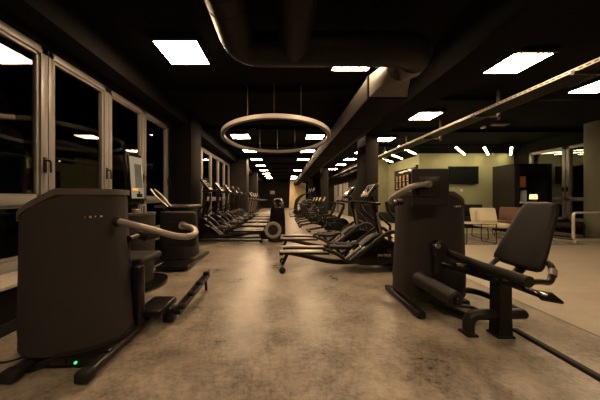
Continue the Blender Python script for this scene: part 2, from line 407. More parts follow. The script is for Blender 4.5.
for u in range(6):
    f = u/5; ring = []
    for i in range(n_*1):
        a = 2*PI*i/n_+PI/4; cx, cz = math.cos(a), math.sin(a); q = max(abs(cx), abs(cz))
        R1 = Vector((cx*(DR-.008), 0, cz*(DR-.008))); R2 = Vector((cx/q*.285, 0, cz/q*.16))
        p = R1.lerp(R2, f); ring.append((1.60-.035*f+p.x, 3.08+.26*f, DZ-.02-.12*f+p.z))
    rings.append(ring)
c.loft(rings)
c.build('silver_transition', 'galv', dk, dk.location)
rd = empty('square_duct', (1.56, 3.36, 2.86), label='long square metal duct running down the hall under the ceiling', cat='air duct')
MB().box(1.285, 1.85, 3.37, 26.8, 2.70, 3.02, .004).build('duct_run', 'blackduct', rd, rd.location)
MB().box(1.272, 1.286, 3.375, 26.8, 2.702, 3.015, .003).build('side_plate', 'darkgalv', rd, rd.location)
for i in range(16):
    MB().box(1.265, 1.86, 3.37+i*1.5, 3.40+i*1.5, 2.685, 3.035).build('duct_flange', 'blackduct', rd, rd.location)
# cable tray
ct = empty('cable_tray', (4.1, 10, 2.9), label='long perforated metal cable tray hanging across the right ceiling', cat='cable tray')
MB().box(3.9, 4.28, .5, 20, 2.885, 2.889).build('tray_pan', 'darkmetal', ct, ct.location)
t = MB()
for x in (3.9, 4.28): t.box(x-.003, x+.003, .5, 20, 2.885, 2.935)
t.build('tray_channel', 'tray', ct, ct.location)
t = MB()
for i in range(260):
    y = .6+i*.075; t.box(3.8965, 3.9035, y, y+.045, 2.902, 2.918)
    for x in (3.97, 4.06, 4.15, 4.22): t.box(x-.012, x+.012, y, y+.05, 2.884, 2.890)
t.build('slot_pattern', 'rubber', ct, ct.location)
for y in (3.0, 4.6, 6.3, 8.0, 9.7, 11.4, 13.1, 14.8):
    b = MB(); b.box(3.86, 4.42, y-.02, y+.02, 2.845, 2.885); b.box(4.38, 4.42, y-.02, y+.02, 2.80, CZ)
    b.build('hanger_bracket', 'galv', ct, ct.location)
MB().tube([(4.05, .5, 2.9), (4.05, 20, 2.9)], .018, 8).tube([(4.13, .5, 2.9), (4.13, 20, 2.9)], .014, 8).build('cable', 'rubber', ct, ct.location)
# small fittings on the lounge ceiling
o = MB().cyl((6.15, 6.9, CZ-.06), (6.15, 6.9, CZ), .07, 20, .01).build('smoke_detector', 'white'); tag(o, 'small white round smoke detector on the black lounge ceiling', 'smoke detector')
o = MB().box(6.2, 6.62, 6.55, 6.75, CZ-.05, CZ, .01).build('air_outlet', 'sign'); tag(o, 'small pale rectangular outlet on the ceiling right of the smoke detector', 'air outlet')

# ------------------------------------------------------------------ strength machines
def tower_rings(cx, cy, yaw, hw, bulge, depth, ztop, chamfer, side, zb, grow=0.0, flare=.12, lean=0.0, z_lo=None, z_hi=None, nv=14):
    """Rounded D-shaped shell. chamfer = (width, drop) cut off the upper SIDE (-1 left, +1 right)."""
    pts = []
    n = 18
    for i in range(n+1):                                   # bulging face towards the hall's near end
        u = -1+2*i/n; pts.append((u*hw, -bulge*(1-abs(u)**2.8)))
    r = .05
    pts += [(hw+.005, .06), (hw, depth*.5), (hw-.03, depth-.05), (hw-.09, depth), (0, depth+.02), (-hw+.09, depth), (-hw+.03, depth-.05), (-hw, depth*.5), (-hw-.005, .06)]
    rot = Matrix.Rotation(yaw, 2)
    def top(x):
        e = hw-side*x                                      # distance from chamfered side
        t = max(0, min(1, 1-e/chamfer[0]))
        return ztop-chamfer[1]*(min(1, t/.12)*.03+t*.97 if t < .9 else .9+(t-.9)*1.0)
    R = []
    for j in range(nv+1):
        f = j/nv; row = []
        for (x, y) in pts:
            zt = top(x)
            z0 = zb if z_lo is None else zt+z_lo; z1 = zt if z_hi is None else zt+z_hi
            z = z0+(z1-z0)*f
            h = max(0, min(1, z/ztop))
            k = 1+flare*(1-h)**1.6+grow
            if z_lo is None and f < .08: k -= .02
            if z_lo is None and j == nv: k -= .012
            p = rot @ Vector((x*k+lean*(1-h)**1.6, y*k)); row.append((cx+p.x, cy+p.y, z))
        R.append(row)
    return R
def egym(mb_parent, off, cx, cy, yaw, u, hw, bulge, z, size):
    """small word EGYM on the shell: red E, pale letters"""
    for i, ch in enumerate('EGYM'):
        x = u+i*size*1.35
        y = -bulge*(1-abs(x/hw)**2.8)-.016
        d = Matrix.Rotation(yaw, 2) @ Vector((x*1.005, y))
        slope = math.atan(bulge*2.8*abs(x/hw)**1.8/hw*(1 if x > 0 else -1))
        text_mesh('red_letter' if ch == 'E' else 'letter', ch, size*1.1, 'redletter' if ch == 'E' else 'letter', mb_parent,
                  Vector((cx+d.x, cy+d.y, z))-Vector(off), (PI/2, 0, yaw+slope), depth=.003)

def P(px, py, z): return Vector(((px-283)*z/225, z, 1.2+(198-py)*z/225))   # world point measured at depth z
# --- left machine -----------------------------------------------------------
L0 = Vector((-1.6, 1.9, 0))
lm = empty('strength_machine', L0, label='large black strength machine at lower left, its woven back shell facing the camera', cat='exercise machine')
LC = (-1.65, 1.72); yl = math.radians(9)
MB().loft(tower_rings(*LC, yl, .316, .15, .33, 1.255, (.34, .20), -1, .10, flare=.17, lean=.035)).build('tower_shell', 'fabric', lm, L0, smooth=50)
MB().loft(tower_rings(*LC, yl, .322, .15, .33, 1.255, (.345, .20), -1, .10, flare=.17, lean=.035, grow=.03, z_lo=-.030, z_hi=.014, nv=4)).build('padded_rim', 'rim', lm, L0, smooth=50)
MB().loft(tower_rings(*LC, yl, .316, .15, .33, 1.255, (.34, .20), -1, .085, flare=.17, lean=.035, grow=.008, z_lo=-1.16, z_hi=-1.13, nv=2)).build('shell_hem', 'rubber', lm, L0, smooth=50)
sh = [o for o in ALL() if o.parent == lm and o.name.startswith('tower_shell')][0]
egym(lm, L0, *LC, yl, .195, .316, .15, 1.055, .0175)
for x, y1 in ((-1.765, 2.5), (-1.285, 2.5)):
    r = MB().box(x-.045, x+.045, 1.47, y1, .035, .085, .018, 3).build('foot_rail', 'darkmetal', lm, L0)
    MB().box(x-.05, x+.05, 1.42, 1.50, .012, .09, .022, 3).build('rubber_foot', 'rubber', r, L0)
MB().box(-1.8, -1.25, 1.62, 1.70, .03, .10, .008).build('cross_bar', 'blackmetal', lm, L0)
pb = MB().box(-1.64, -1.30, 1.555, 1.62, .035, .098, .008).build('power_box', 'gloss', lm, L0)
MB().box(-1.60, -1.50, 1.545, 1.557, .052, .086, .003).build('socket_plate', 'darkmetal', pb, L0)
MB().cyl((-1.43, 1.556, .065), (-1.43, 1.546, .065), .0085, 12).build('power_light', 'led', pb, L0)
# long rear frame
MB().box(-1.75, -1.31, 2.07, 2.45, .565, .635, .03, 3).build('seat', 'pad', lm, L0)
MB().box(-1.335, -1.25, 1.96, 2.05, .03, .60, .02, 3).build('rear_post', 'blackmetal', lm, L0)
MB().box(-1.34, -1.10, 2.02, 2.34, .115, .185, .02, 3).box(-1.16, -1.06, 2.16, 2.26, .0, .14, .012).build('frame_foot', 'blackmetal', lm, L0)
sr = MB().loft([[(-1.05+u-.02, y, z), (-1.05+u+.055, y, z), (-1.05+u+.055, y+.02, z-.05), (-1.05+u-.02, y+.02, z-.05)] for u, y, z in ((0, 2.17, .115), (.012, 2.5, .155), (.03, 2.96, .215))]).build('step_rail', 'blackmetal', lm, L0, smooth=30)
for y in (2.22, 2.45, 2.68, 2.93):
    z = .12+(y-2.17)*.126
    MB().cyl((-1.03, y, z), (-.965, y-.01, z+.01), .026, 16, .006).build('peg', 'rubber', sr, L0)
MB().tube([(-1.0, 2.9, .2), (-1.0, 2.93, .0)], .018, 10).build('rail_leg', 'blackmetal', sr, L0)
# display on a bent arm

arm = MB().tube([P(117, 221, 1.80), P(150, 229, 1.80), P(174, 236, 1.84), P(190, 237, 1.90), P(196.5, 233, 1.97), P(193, 228, 2.03), P(183, 225.5, 2.09)], .0265, 16, .05).build('display_arm', 'silver', lm, L0)
MB().cyl(P(116, 221, 1.80), P(119.5, 221.6, 1.80), .042, 20, .005).build('arm_socket', 'rubber', arm, L0)
c = P(178.5, 229, 2.15)
dsp = MB().obox(c, (.35, .055, .335), (0, 0, math.radians(-6)), .026, 4).build('display', 'pad', lm, L0)
MB().obox(c+Vector((.01, -.028, .0)), (.20, .02, .14), (0, 0, math.radians(-6)), .006).build('back_plate', 'darkmetal', dsp, L0)
MB().tube([P(183, 225.5, 2.075), P(182.4, 225.4, 2.13)], .036, 20).build('flange', 'silver', dsp, L0)
MB().obox(c+Vector((0, .03, 0)), (.30, .004, .27), (0, 0, math.radians(-6))).build('screen', 'screen', dsp, L0)
# leg lever with roller
lv = MB().tube([P(126, 262, 2.0), P(128, 240, 2.0)], .02, 12).cyl(P(126, 262, 1.96), P(126, 262, 2.05), .035, 16).cyl(P(128, 239.5, 1.96), P(128, 239.5, 2.05), .03, 16).build('lever_arm', 'blackmetal', lm, L0)
MB().tube([P(127, 239, 2.0), P(141, 234.5, 2.12)], .017, 12).build('lever_tube', 'silver', lv, L0)
MB().cyl(P(139, 235.5, 2.10), P(143, 234.3, 2.13), .042, 16, .004).build('collar', 'rubber', lv, L0)
MB().cyl(P(142, 235.5, 2.13), P(158, 232, 2.27), .058, 20, .012).build('roller_pad', 'pad', lv, L0)

# --- right machine ----------------------------------------------------------
R0 = Vector((1.75, 2.3, 0))
rm = empty('strength_machine', R0, label='large black leg strength machine with seat at right, its shell beside the backrest', cat='exercise machine')
RCn = (1.755, 2.56); yr = math.radians(9)
MB().loft(tower_rings(*RCn, yr, .352, .13, .33, 1.258, (.27, .125), 1, .10)).build('tower_shell', 'fabric', rm, R0, smooth=50)
MB().loft(tower_rings(*RCn, yr, .352, .13, .33, 1.258, (.27, .125), 1, .10, grow=.03, z_lo=-.030, z_hi=.014, nv=4)).build('padded_rim', 'rim', rm, R0, smooth=50)
egym(rm, R0, *RCn, yr, .06, .352, .13, 1.10, .0225)
for x, y0, y1 in ((1.375, 2.22, 2.95), (2.02, 2.47, 2.95)):
    MB().box(x-.045, x+.045, y0, y1, .0, .07, .018, 3).build('foot_rail', 'blackmetal', rm, R0)
# display
c = P(430, 187.5, 2.22)
dsp = MB().obox(c, (.345, .05, .375), (0, 0, math.radians(-5)), .022, 4).build('display', 'pad', rm, R0)
MB().obox(c+Vector((-.03, -.03, .01)), (.20, .022, .19), (0, 0, math.radians(-5)), .005).build('back_plate', 'darkmetal', dsp, R0)
MB().obox(c+Vector((0, .027, 0)), (.30, .004, .33), (0, 0, math.radians(-5))).build('screen', 'screen', dsp, R0)
fl = P(429, 184, 2.15)
MB().cyl(fl, fl+Vector((0, .055, 0)), .036, 20, .005).build('flange', 'silver', dsp, R0)
arm = MB().tube([fl+Vector((0, .03, 0)), P(429, 184, 2.13), P(414, 185.5, 2.10), P(402, 191, 2.14), P(390, 199.5, 2.22), P(391, 202.5, 2.32), P(400, 202, 2.46)], .0255, 16, .06).build('display_arm', 'silver', rm, R0)
MB().cyl(P(395.5, 202.5, 2.38), P(400.5, 202, 2.47), .036, 16, .004).build('arm_socket', 'rubber', arm, R0)
# lever arm + roller on the face
fy = 2.37
MB().prism([(1.565, .67), (1.575, .735), (1.625, .762), (1.68, .745), (1.71, .70), (1.705, .65), (1.69, .42), (1.68, .38), (1.62, .36), (1.585, .40), (1.588, .58)], 'y', fy-.045, fy+.03, .012, 2).build('lever_arm', 'darkmetal', rm, R0)
MB().cyl((1.595, fy-.06, .705), (1.595, fy, .705), .030, 20, .006).build('pivot_cap', 'chrome', rm, R0)
rp = MB().cyl((1.405, 2.36, .365), (1.485, 1.92, .325), .072, 28, .016).build('roller_pad', 'pad', rm, R0)
MB().cyl((1.484, 1.925, .325), (1.489, 1.895, .324), .036, 20, .006).build('roller_cap', 'gloss', rp, R0)
MB().tube([(1.64, 2.33, .40), (1.52, 2.33, .37), (1.41, 2.33, .365)], .022, 12).build('roller_axle', 'blackmetal', rp, R0)
# side bar along the seat, clamps
MB().tube([(1.735, 2.42, .625), (1.755, 1.98, .60), (1.775, 1.62, .595)], [.034, .042], 20).build('thigh_bar', 'pad', rm, R0)
MB().tube([(1.775, 1.64, .585), P(541, 281.5, 1.68), P(549.5, 283.5, 1.70), P(553.5, 272, 1.75), P(549.5, 262.5, 1.83), P(538, 262, 1.95)], .021, 14, .05).build('handle_loop', 'darkmetal', rm, R0)
MB().tube([P(552.5, 276, 1.728), P(553.2, 270, 1.757)], .024, 14).build('handle_shine', 'silver', rm, R0)  # silver sleeve stands in for the shine on the loop's bend
MB().box(1.74, 1.93, 1.93, 2.12, .525, .575, .012).tube([(1.62, 2.12, .56), (1.74, 2.10, .55)], .03, 12).build('clamp_plate', 'blackmetal', rm, R0)
MB().tube([(1.66, 2.33, .52), (1.80, 2.0, .50), (1.93, 1.92, .48)], .03, 14).build('seat_tube', 'blackmetal', rm, R0)
MB().tube([P(509, 283.5, 1.97), P(545, 296.5, 1.72)], .026, 12).build('slide_rail', 'darkmetal', rm, R0)
MB().cyl((1.90, 1.88, .50), (1.92, 1.80, .49), .03, 16, .006).build('slide_knob', 'gloss', rm, R0)
MB().obox(P(547, 296.5, 1.70), (.13, .11, .022), (math.radians(16), math.radians(6), math.radians(-16)), .006).build('step_plate', 'gloss', rm, R0)
# post and floor frame
MB().loft([[(1.905+sx*q*.5, 1.97+sy*.048, z) for sx, sy in ((-1, -1), (1, -1), (1, 1), (-1, 1))] for z, q in ((.012, .135), (.03, .12), (.2, .105), (.55, .10))]).build('seat_post', 'blackmetal', rm, R0)
MB().box(1.83, 1.98, 1.91, 2.03, 0, .02, .006).build('floor_pad', 'rubber', rm, R0)
MB().box(1.585, 1.685, 1.93, 2.04, 0, .02, .006).build('floor_pad', 'rubber', rm, R0)
MB().tube([(1.635, 1.985, .015), (1.635, 1.985, .17), (1.80, 1.985, .175), (2.105, 1.985, .18)], .045, 20, .10).sphere((2.105, 1.985, .18), .045).build('cross_tube', 'darkmetal', rm, R0)
MB().tube([(2.0, 2.75, .13), (2.0, 2.58, .15), (2.14, 2.52, .16), (2.16, 2.30, .18), (2.13, 2.02, .18)], .033, 16, .08).build('frame_tube', 'blackmetal', rm, R0)
MB().tube([(1.62, 2.55, .10), (1.62, 2.25, .09), (1.70, 2.03, .11)], .04, 16, .05).build('frame_tube', 'blackmetal', rm, R0)
MB().tube([(1.55, 2.5, .085), (1.86, 2.32, .085), (1.93, 2.30, .085), (1.98, 2.05, .085)], .018, 12, .05).build('frame_tube', 'blackmetal', rm, R0)
# backrest: its width runs along the hall, leaning away from the tower
def backrest():
    def quad(f, thick):   # f 0 bottom .. 1 top
        far = Vector((2.09, 2.28, .605)).lerp(Vector((2.405, 2.27, 1.165)), f)
        near = Vector((2.085, 1.845, .60)).lerp(Vector((2.39, 1.975, 1.175)), f)
        nrm = (near-far).cross(Vector((.3, 0, .56))).normalized()
        if nrm.x < 0: nrm = -nrm
        return far, near, nrm
    rings = []; thick = .075
    sec = []
    for i in range(28):
        a = 2*PI*i/28; cx, cz = math.cos(a), math.sin(a)
        sec.append((math.copysign(abs(cx)**.35, cx), math.copysign(abs(cz)**.55, cz)))
    prof = [(-.012, .55, .5), (.0, .80, .8), (.03, .94, 1), (.08, 1, 1), (.3, 1.02, 1), (.6, 1.01, 1), (.88, 1, 1), (.95, .93, 1), (.985, .80, .85), (1.0, .60, .5)]
    for f, wd, th in prof:
        far, near, nrm = quad(f, thick); m = (far+near)/2; h = (near-far)/2
        rings.append([tuple(m+h*(sx*wd)+nrm*(.04+sz*thick/2*th)) for sx, sz in sec])
    return MB().loft(rings)
backrest().build('backrest', 'pad', rm, R0, smooth=60)
MB().tube([(2.30, 2.08, .82), (2.20, 2.05, .60), (2.05, 2.0, .50), (1.93, 1.98, .50)], .035, 14, .08).build('backrest_support', 'blackmetal', rm, R0)
MB().tube([(2.13, 2.2, .62), (2.07, 2.22, .565), (1.98, 2.15, .55), (1.90, 2.05, .55)], .022, 12, .04).build('backrest_hinge', 'darkmetal', rm, R0)

# floor channel behind the right machine, cable by the left one
o = MB().prism([(2.065, 0), (2.135, 0), (2.122, .022), (2.078, .022)], 'y', .2, 2.04, .003).build('cable_channel', 'rubber'); tag(o, 'long black cable channel on the floor running from the right machine towards the camera', 'cable channel')
o = MB().tube([(-2.38, 1.30, .008), (-2.15, 1.64, .008), (-2.0, 1.62, .008), (-1.92, 1.72, .008), (-1.75, 1.66, .06), (-1.62, 1.62, .07)], .007, 8, .12).build('power_cable', 'rubber'); tag(o, 'thin black power cable on the floor left of the near machine', 'cable')

# --- touch screen kiosk behind the left machine ------------------------------
K0 = Vector((-1.97, 3.05, 0)); ky = math.radians(84)
kk = empty('fitness_kiosk', K0, ky, label='black upright screen kiosk with rounded base by the second window', cat='kiosk')
poly = [(.36*math.cos(a)*1.0, -.06+.30*math.sin(a)) for a in [PI+PI*i/16 for i in range(17)]]+[(.36, .25), (-.36, .25)]
MB().prism([(x, y) for x, y in poly], 'z', .02, .075, .012).build('base_plate', 'gloss', kk)
MB().prism([(x*.97, y*.97) for x, y in poly], 'z', .0, .02).build('base_rim', 'chrome', kk)
bp = [(.26*math.cos(a), .02+.20*math.sin(a)) for a in [PI+PI*i/16 for i in range(17)]]+[(.26, .22), (-.26, .22)]
MB().loft([[(x*k_, y*k_, z) for x, y in bp] for z, k_ in ((.075, .9), (.3, .96), (.6, 1), (.95, 1.02), (.985, .99))]).build('body_shell', 'fabric', kk, smooth=50)
MB().loft([[(x*1.05, y*1.05, z) for x, y in bp] for z in (.975, 1.0)]).build('body_top', 'rim', kk, smooth=50)
cp = MB().cyl((-.10, -.06, 1.0), (-.10, -.06, 1.055), .05, 18, .005).build('cup_holder', 'silver', kk)
MB().cyl((.03, -.08, 1.0), (.03, -.08, 1.10), .022, 14, .004).build('grip_post', 'silver', kk)
MB().box(-.06, .06, .03, .10, 1.0, 1.20, .01).build('screen_stand', 'blackmetal', kk)
hs = MB().obox((0, .05, 1.455), (.285, .07, .70), (math.radians(-4), 0, 0), .035, 4).build('screen_housing', 'gloss', kk)
MB().obox((0, .012, 1.475), (.215, .012, .56), (math.radians(-4), 0, 0), .004).build('screen', 'lcd', hs)
MB().obox((.02, .004, 1.50), (.12, .006, .32), (math.radians(-4), 0, 0)).build('screen_picture', 'lcdpic', hs)
MB().obox((-.05, -.005, 1.315), (.10, .008, .028), (math.radians(-4), 0, 0)).build('screen_strip', 'orange', hs)
fg = MB().obox((.02, -.012, 1.235), (.10, .008, .05), (math.radians(-4), 0, 0), .002).sphere((.02, -.010, 1.275), .018, 1, .3, 1)
fg.build('screen_figure', 'screen', hs)

# --- third strength machine by the left pillar --------------------------------
T0 = Vector((-1.97, 4.25, 0))
tm = empty('strength_machine', T0, 0, label='black strength machine standing between the screen kiosk and the left pillar', cat='exercise machine')
MB().loft([[(x-T0.x-.0, y-T0.y, z) for x, y, z in row] for row in tower_rings(T0.x-.05, T0.y, 0, .30, .12, .40, 1.02, (.18, .05), -1, .08)]).build('tower_shell', 'rubber', tm, smooth=50)
MB().box(-.36, .27, -.2, .44, 1.02, 1.07, .02, 3).build('top_pad', 'rim', tm)
MB().box(-.10, .42, -.62, -.14, .03, .09, .02).build('foot_plate', 'gloss', tm)
for x in (-.38, .30): MB().box(x, x+.08, -.5, .6, 0, .06, .012).build('foot_rail', 'darkmetal', tm)
ds = MB().loft([[tuple(P(x, y, z)-T0) for x, y, z in q] for q in ([(150, 189.5, 4.02), (155, 188.5, 4.06), (171, 205, 4.0), (167, 206.5, 3.96)], [(150, 191, 4.08), (155, 190, 4.12), (171, 206.5, 4.06), (167, 208, 4.02)])]).build('display', 'gloss', tm)
MB().tube([P(163, 203, 4.07)-T0, P(168, 212, 4.12)-T0, P(176, 216, 4.2)-T0], .022, 12, .03).build('display_stem', 'darkmetal', tm)
for a_, b_, c_ in (((151, 189, 4.0), (156, 196, 3.99), (168, 206.5, 3.95)), ((154.5, 189, 4.05), (162, 195, 4.03), (171, 206, 3.99))):
    MB().tube([P(*a_)-T0, P(*b_)-T0, P(*c_)-T0], .009, 10, .05).build('display_edge', 'steel', ds)

# ------------------------------------------------------------------ cross trainers
def cross_trainer(kind):
    """user faces +X, pedals over rear rails at -X; kind 'ramp' (right row) or 'tower' (window row)"""
    tall = kind == 'tower'
    r = empty('cross_trainer', cat='cross trainer')
    st = MB().cyl((-.98, -.29, .05), (-.98, .29, .05), .022, 14).build('rear_stabilizer', 'blackmetal', r)
    for s in (-1, 1):
        MB().cyl((-.98, s*.26, .05), (-.98, s*.30, .05), .052, 18, .01).build('foot_wheel', 'rubber', st)
    MB().tube([(-.98, 0, .06), (-.90, 0, .24), (-.86, 0, .27)], .03, 10).build('rear_strut', 'blackmetal', r)
    for s in (-1, 1):
        MB().box(-1.02, -.24, s*.19-.032, s*.19+.032, .318, .342, .005).build('track', 'alu', r)
        MB().box(-1.03, -.22, s*.19-.036, s*.19+.036, .285, .318, .005).build('track_rail', 'blackmetal', r)
    MB().tube([(-1.0, 0, .285), (-.75, 0, .25), (-.25, 0, .13), (.05, 0, .10), (.35, 0, .13), (.9, 0, .14)], .042, 14, .15).build('main_beam', 'blackmetal', r)
    MB().box(-1.03, -.97, -.22, .22, .27, .335, .01).build('rear_bracket', 'blackmetal', r)
    sh = MB().prism([(.10, .16), (.30, .10), ((1.02 if not tall else .88), .085), ((1.03 if not tall else .88), .33), (.86, .48), (.70, .54), (.52, .48), (.30, .36)], 'y', -.19, .19, .03, 3).build('drive_shroud', 'gloss', r)
    MB().prism([(.34, .40), (.52, .50), (.70, .58), (.84, .52), (.86, .55), (.70, .62), (.50, .54)], 'y', -.12, .12, .01).build('shroud_cap', 'darkmetal', r)
    text_mesh('lettering', 'MATRIX', .053, 'letter', sh, (.575, -.1915, .25), (PI/2, 0, 0), spacing=1.15)
    MB().box(.80, .88, -.30, .30, 0, .085, .02).build('front_stabilizer', 'blackmetal', r)
    for s in (-1, 1):
        dx = 0 if s < 0 else .16
        o_ = -.14 if tall else 0
        a = MB().tube([(-.30+dx, s*.19, .365), (-.08+dx*.5, s*.22, .30), (.06, s*.235, .18), (.14, s*.245, .19), (.32+o_*.5, s*.25, .34), (.52+o_, s*.25, .51), (.70+o_, s*.25, .645), (.84+o_, s*.25, .665), (.95+o_, s*.25, .58), (.985+o_, s*.25, .40)], .031, 14, .12).build('pedal_arm', 'darkmetal', r)
        MB().cyl((-.30+dx, s*.165, .372), (-.30+dx, s*.215, .372), .034, 16, .005).build('roller', 'rubber', a)
        for q in (0, 1): MB().tube([(.02+q*.08, s*.275, .235-q*.005), (.24+q*.09, s*.275, .41+q*.0)], .017, 10).build('link_rod', 'silver', a)
        pd = MB().prism([(-.20+dx, .385), (.10+dx, .375), (.17+dx, .40), (.16+dx, .425), (.08+dx, .405), (-.20+dx, .415)], 'y', s*.10-.08*s-.0, s*.10+.10*s, .006).build('pedal', 'rubber', r)
        MB().box(-.20+dx, .12+dx, min(s*.02, s*.20), max(s*.02, s*.20), .36, .385, .006).build('pedal_plate', 'darkmetal', pd)
    top = 1.715 if tall else 1.44
    ch = top-.30
    m = MB().tube([(.72, 0, .50), (.64, 0, .80), (.57, 0, ch-.02), (.53, 0, ch+.10)], .045, 14, .2).build('mast', 'blackmetal', r)
    MB().tube([(.675, -.05, .62), (.62, -.05, .95)], .018, 8).build('mast_trim', 'silver', m)
    ln = .42 if tall else .30; cx_ = .55 if tall else .50; tl = math.radians(37)
    def on(d, h): return (cx_+d*math.cos(tl)+h*math.sin(tl), 0, top-ln*.42-d*math.sin(tl)+h*math.cos(tl))
    cs = MB().obox(on(0, 0), (.055, .36, ln), (0, tl, 0), .022, 3).build('console', 'gloss', r)
    MB().obox(on(-.029, .01), (.006, .31, ln*.80), (0, tl, 0), .002).build('screen', 'consolescr', cs)
    MB().obox(on(-.0335, .02), (.004, .22, ln*.5), (0, tl, 0)).build('screen_glass', 'screen', cs)
    MB().obox(on(.03, 0), (.03, .30, ln*.85), (0, tl, 0), .012).build('console_back', 'rim', cs)
    for s in (-1, 1):
        h = MB().tube([(1.0+o_, s*.29, .69), (.74+o_, s*.29, .93), (.69+o_, s*.28, 1.02)], .021, 12, .06).build('moving_handle', 'blackmetal', r)
        MB().tube([(.70+o_, s*.283, 1.0), (.675+o_, s*.27, 1.14 if not tall else 1.35)], .026, 12).build('grip', 'rubber', h)
    MB().tube([(.26, -.22, ch), (.44, -.22, ch-.02), (.55, -.08, ch-.02), (.55, .08, ch-.02), (.44, .22, ch-.02), (.26, .22, ch)], .02, 12, .06).build('static_handle', 'rubber', r)
    MB().box(.48, .62, -.20, .20, ch-.06, ch-.01, .012).build('accessory_tray', 'blackmetal', r)
    for s in (-1, 1): MB().tube([(.985+o_, s*.26, .44), (1.0+o_, s*.29, .69)], .024, 10).build('pivot_link', 'darkmetal', r)
    if tall:
        def sect(z, x0, x1, hw):
            return [((x0+x1)/2+(x1-x0)/2*math.copysign(abs(math.cos(a))**.5, math.cos(a)), hw*math.copysign(abs(math.sin(a))**.5, math.sin(a)), z) for a in [2*PI*i/28 for i in range(28)]]
        tw = MB().loft([sect(.03, -1.64, -1.16, .22), sect(.3, -1.64, -1.17, .23), sect(.6, -1.63, -1.20, .22), sect(.9, -1.61, -1.23, .20), sect(1.06, -1.59, -1.26, .18), sect(1.14, -1.54, -1.30, .14), sect(1.17, -1.48, -1.36, .08)]).build('drive_tower', 'gloss', r, smooth=60)
        MB().box(-1.18, -.95, -.10, .10, .05, .30, .03).build('tower_link', 'blackmetal', r)
        for s in (-1, 1):
            t = bmesh.new(); n = 40; rows = []
            for i in range(n):
                a = 2*PI*i/n; c_, s_ = math.cos(a), math.sin(a)
                rows.append([t.verts.new((-1.30+q*c_, s*(.225+d), .34+q*s_)) for q, d in ((.14, .0), (.14, .02), (.165, .03), (.20, .03), (.225, .02), (.225, .0))])
            for i in range(n):
                for j in range(5): t.faces.new((rows[i][j], rows[i][j+1], rows[(i+1) % n][j+1], rows[(i+1) % n][j]))
            bmesh.ops.recalc_face_normals(t, faces=t.faces)
            dm = MB(); dm._merge(t); d = dm.build('disc_ring', 'discm', tw, smooth=50)
            MB().cyl((-1.30, s*.225, .34), (-1.30, s*.243, .34), .141, 32, .006).build('disc_hub', 'rubber', d)
        MB().box(-1.52, -1.34, -.06, .06, 1.15, 1.19, .015).build('tower_light', 'silver', tw)
        MB().tube([(-.95, -.23, .06), (-.3, -.23, .06), (.8, -.23, .06)], .035, 10).tube([(-.95, .23, .06), (-.3, .23, .06), (.8, .23, .06)], .035, 10).build('base_rail', 'darkmetal', r)
    return r
def row(proto, spots, rz, labels, group):
    for i, (x, y) in enumerate(spots):
        if i == 0: proto.location = (x, y, 0); proto.rotation_euler = (0, 0, rz); proto['label'] = labels[0]; proto['group'] = group
        else: copy_tree(proto, (x, y, 0), rz, labels[i])
rp_ = cross_trainer('ramp')
row(rp_, [(.97, 3.85), (.97, 5.05)], 0,
    ['black cross trainer nearest the camera on the right, silver tracks towards the aisle',
     'black cross trainer on the right, behind the nearest one and before the bikes'], 'cross trainers on the right of the aisle')
lt = cross_trainer('tower')
row(lt, [(-1.57, 6.28+1.2*i) for i in range(5)], PI,
    ['nearest black cross trainer of the window row, grey ring on its tall housing']+
    ['black cross trainer in the window row, %s from the near end' % ORD[i] for i in range(1, 5)], 'cross trainers along the windows')

# treadmills farther down the window row
def treadmill():
    r = empty('treadmill', cat='treadmill')
    MB().box(-.95, .75, -.40, .40, .06, .17, .02).build('deck', 'blackmetal', r)
    MB().box(-.93, .62, -.25, .25, .168, .178).build('running_belt', 'rubber', r)
    for s in (-1, 1): MB().box(-.94, .6, s*.33-.06, s*.33+.06, .17, .19, .006).build('side_rail', 'alu', r)
    MB().box(.55, .98, -.38, .38, .05, .32, .06, 3).build('motor_cover', 'gloss', r)
    for s in (-1, 1):
        MB().tube([(.85, s*.40, .20), (.68, s*.42, 1.10), (.64, s*.40, 1.22)], .035, 12, .1).build('upright', 'silver', r)
        MB().tube([(.66, s*.42, 1.12), (.4, s*.42, 1.10), (-.10, s*.42, 1.05)], .026, 12, .1).build('handrail', 'rubber', r)
        MB().box(-.98, -.90, s*.36-.04, s*.36+.04, 0, .08, .01).build('foot', 'rubber', r)
    c = MB().obox((.63, 0, 1.38), (.07, .72, .36), (0, math.radians(28), 0), .025, 3).build('console', 'gloss', r)
    MB().obox((.592, 0, 1.40), (.008, .46, .27), (0, math.radians(28), 0)).build('screen', 'consolescr', c)
    return r
tr = treadmill()
row(tr, [(-1.25, 12.9), (-1.25, 14.1), (-1.25, 15.3), (-1.25, 16.5)], PI,
    ['treadmill with long handrails nearest the camera, beyond the window row of cross trainers']+['treadmill beyond the cross trainers, %s from the camera' % ORD[i] for i in (1, 2, 3)], 'treadmills at the far end of the window row')

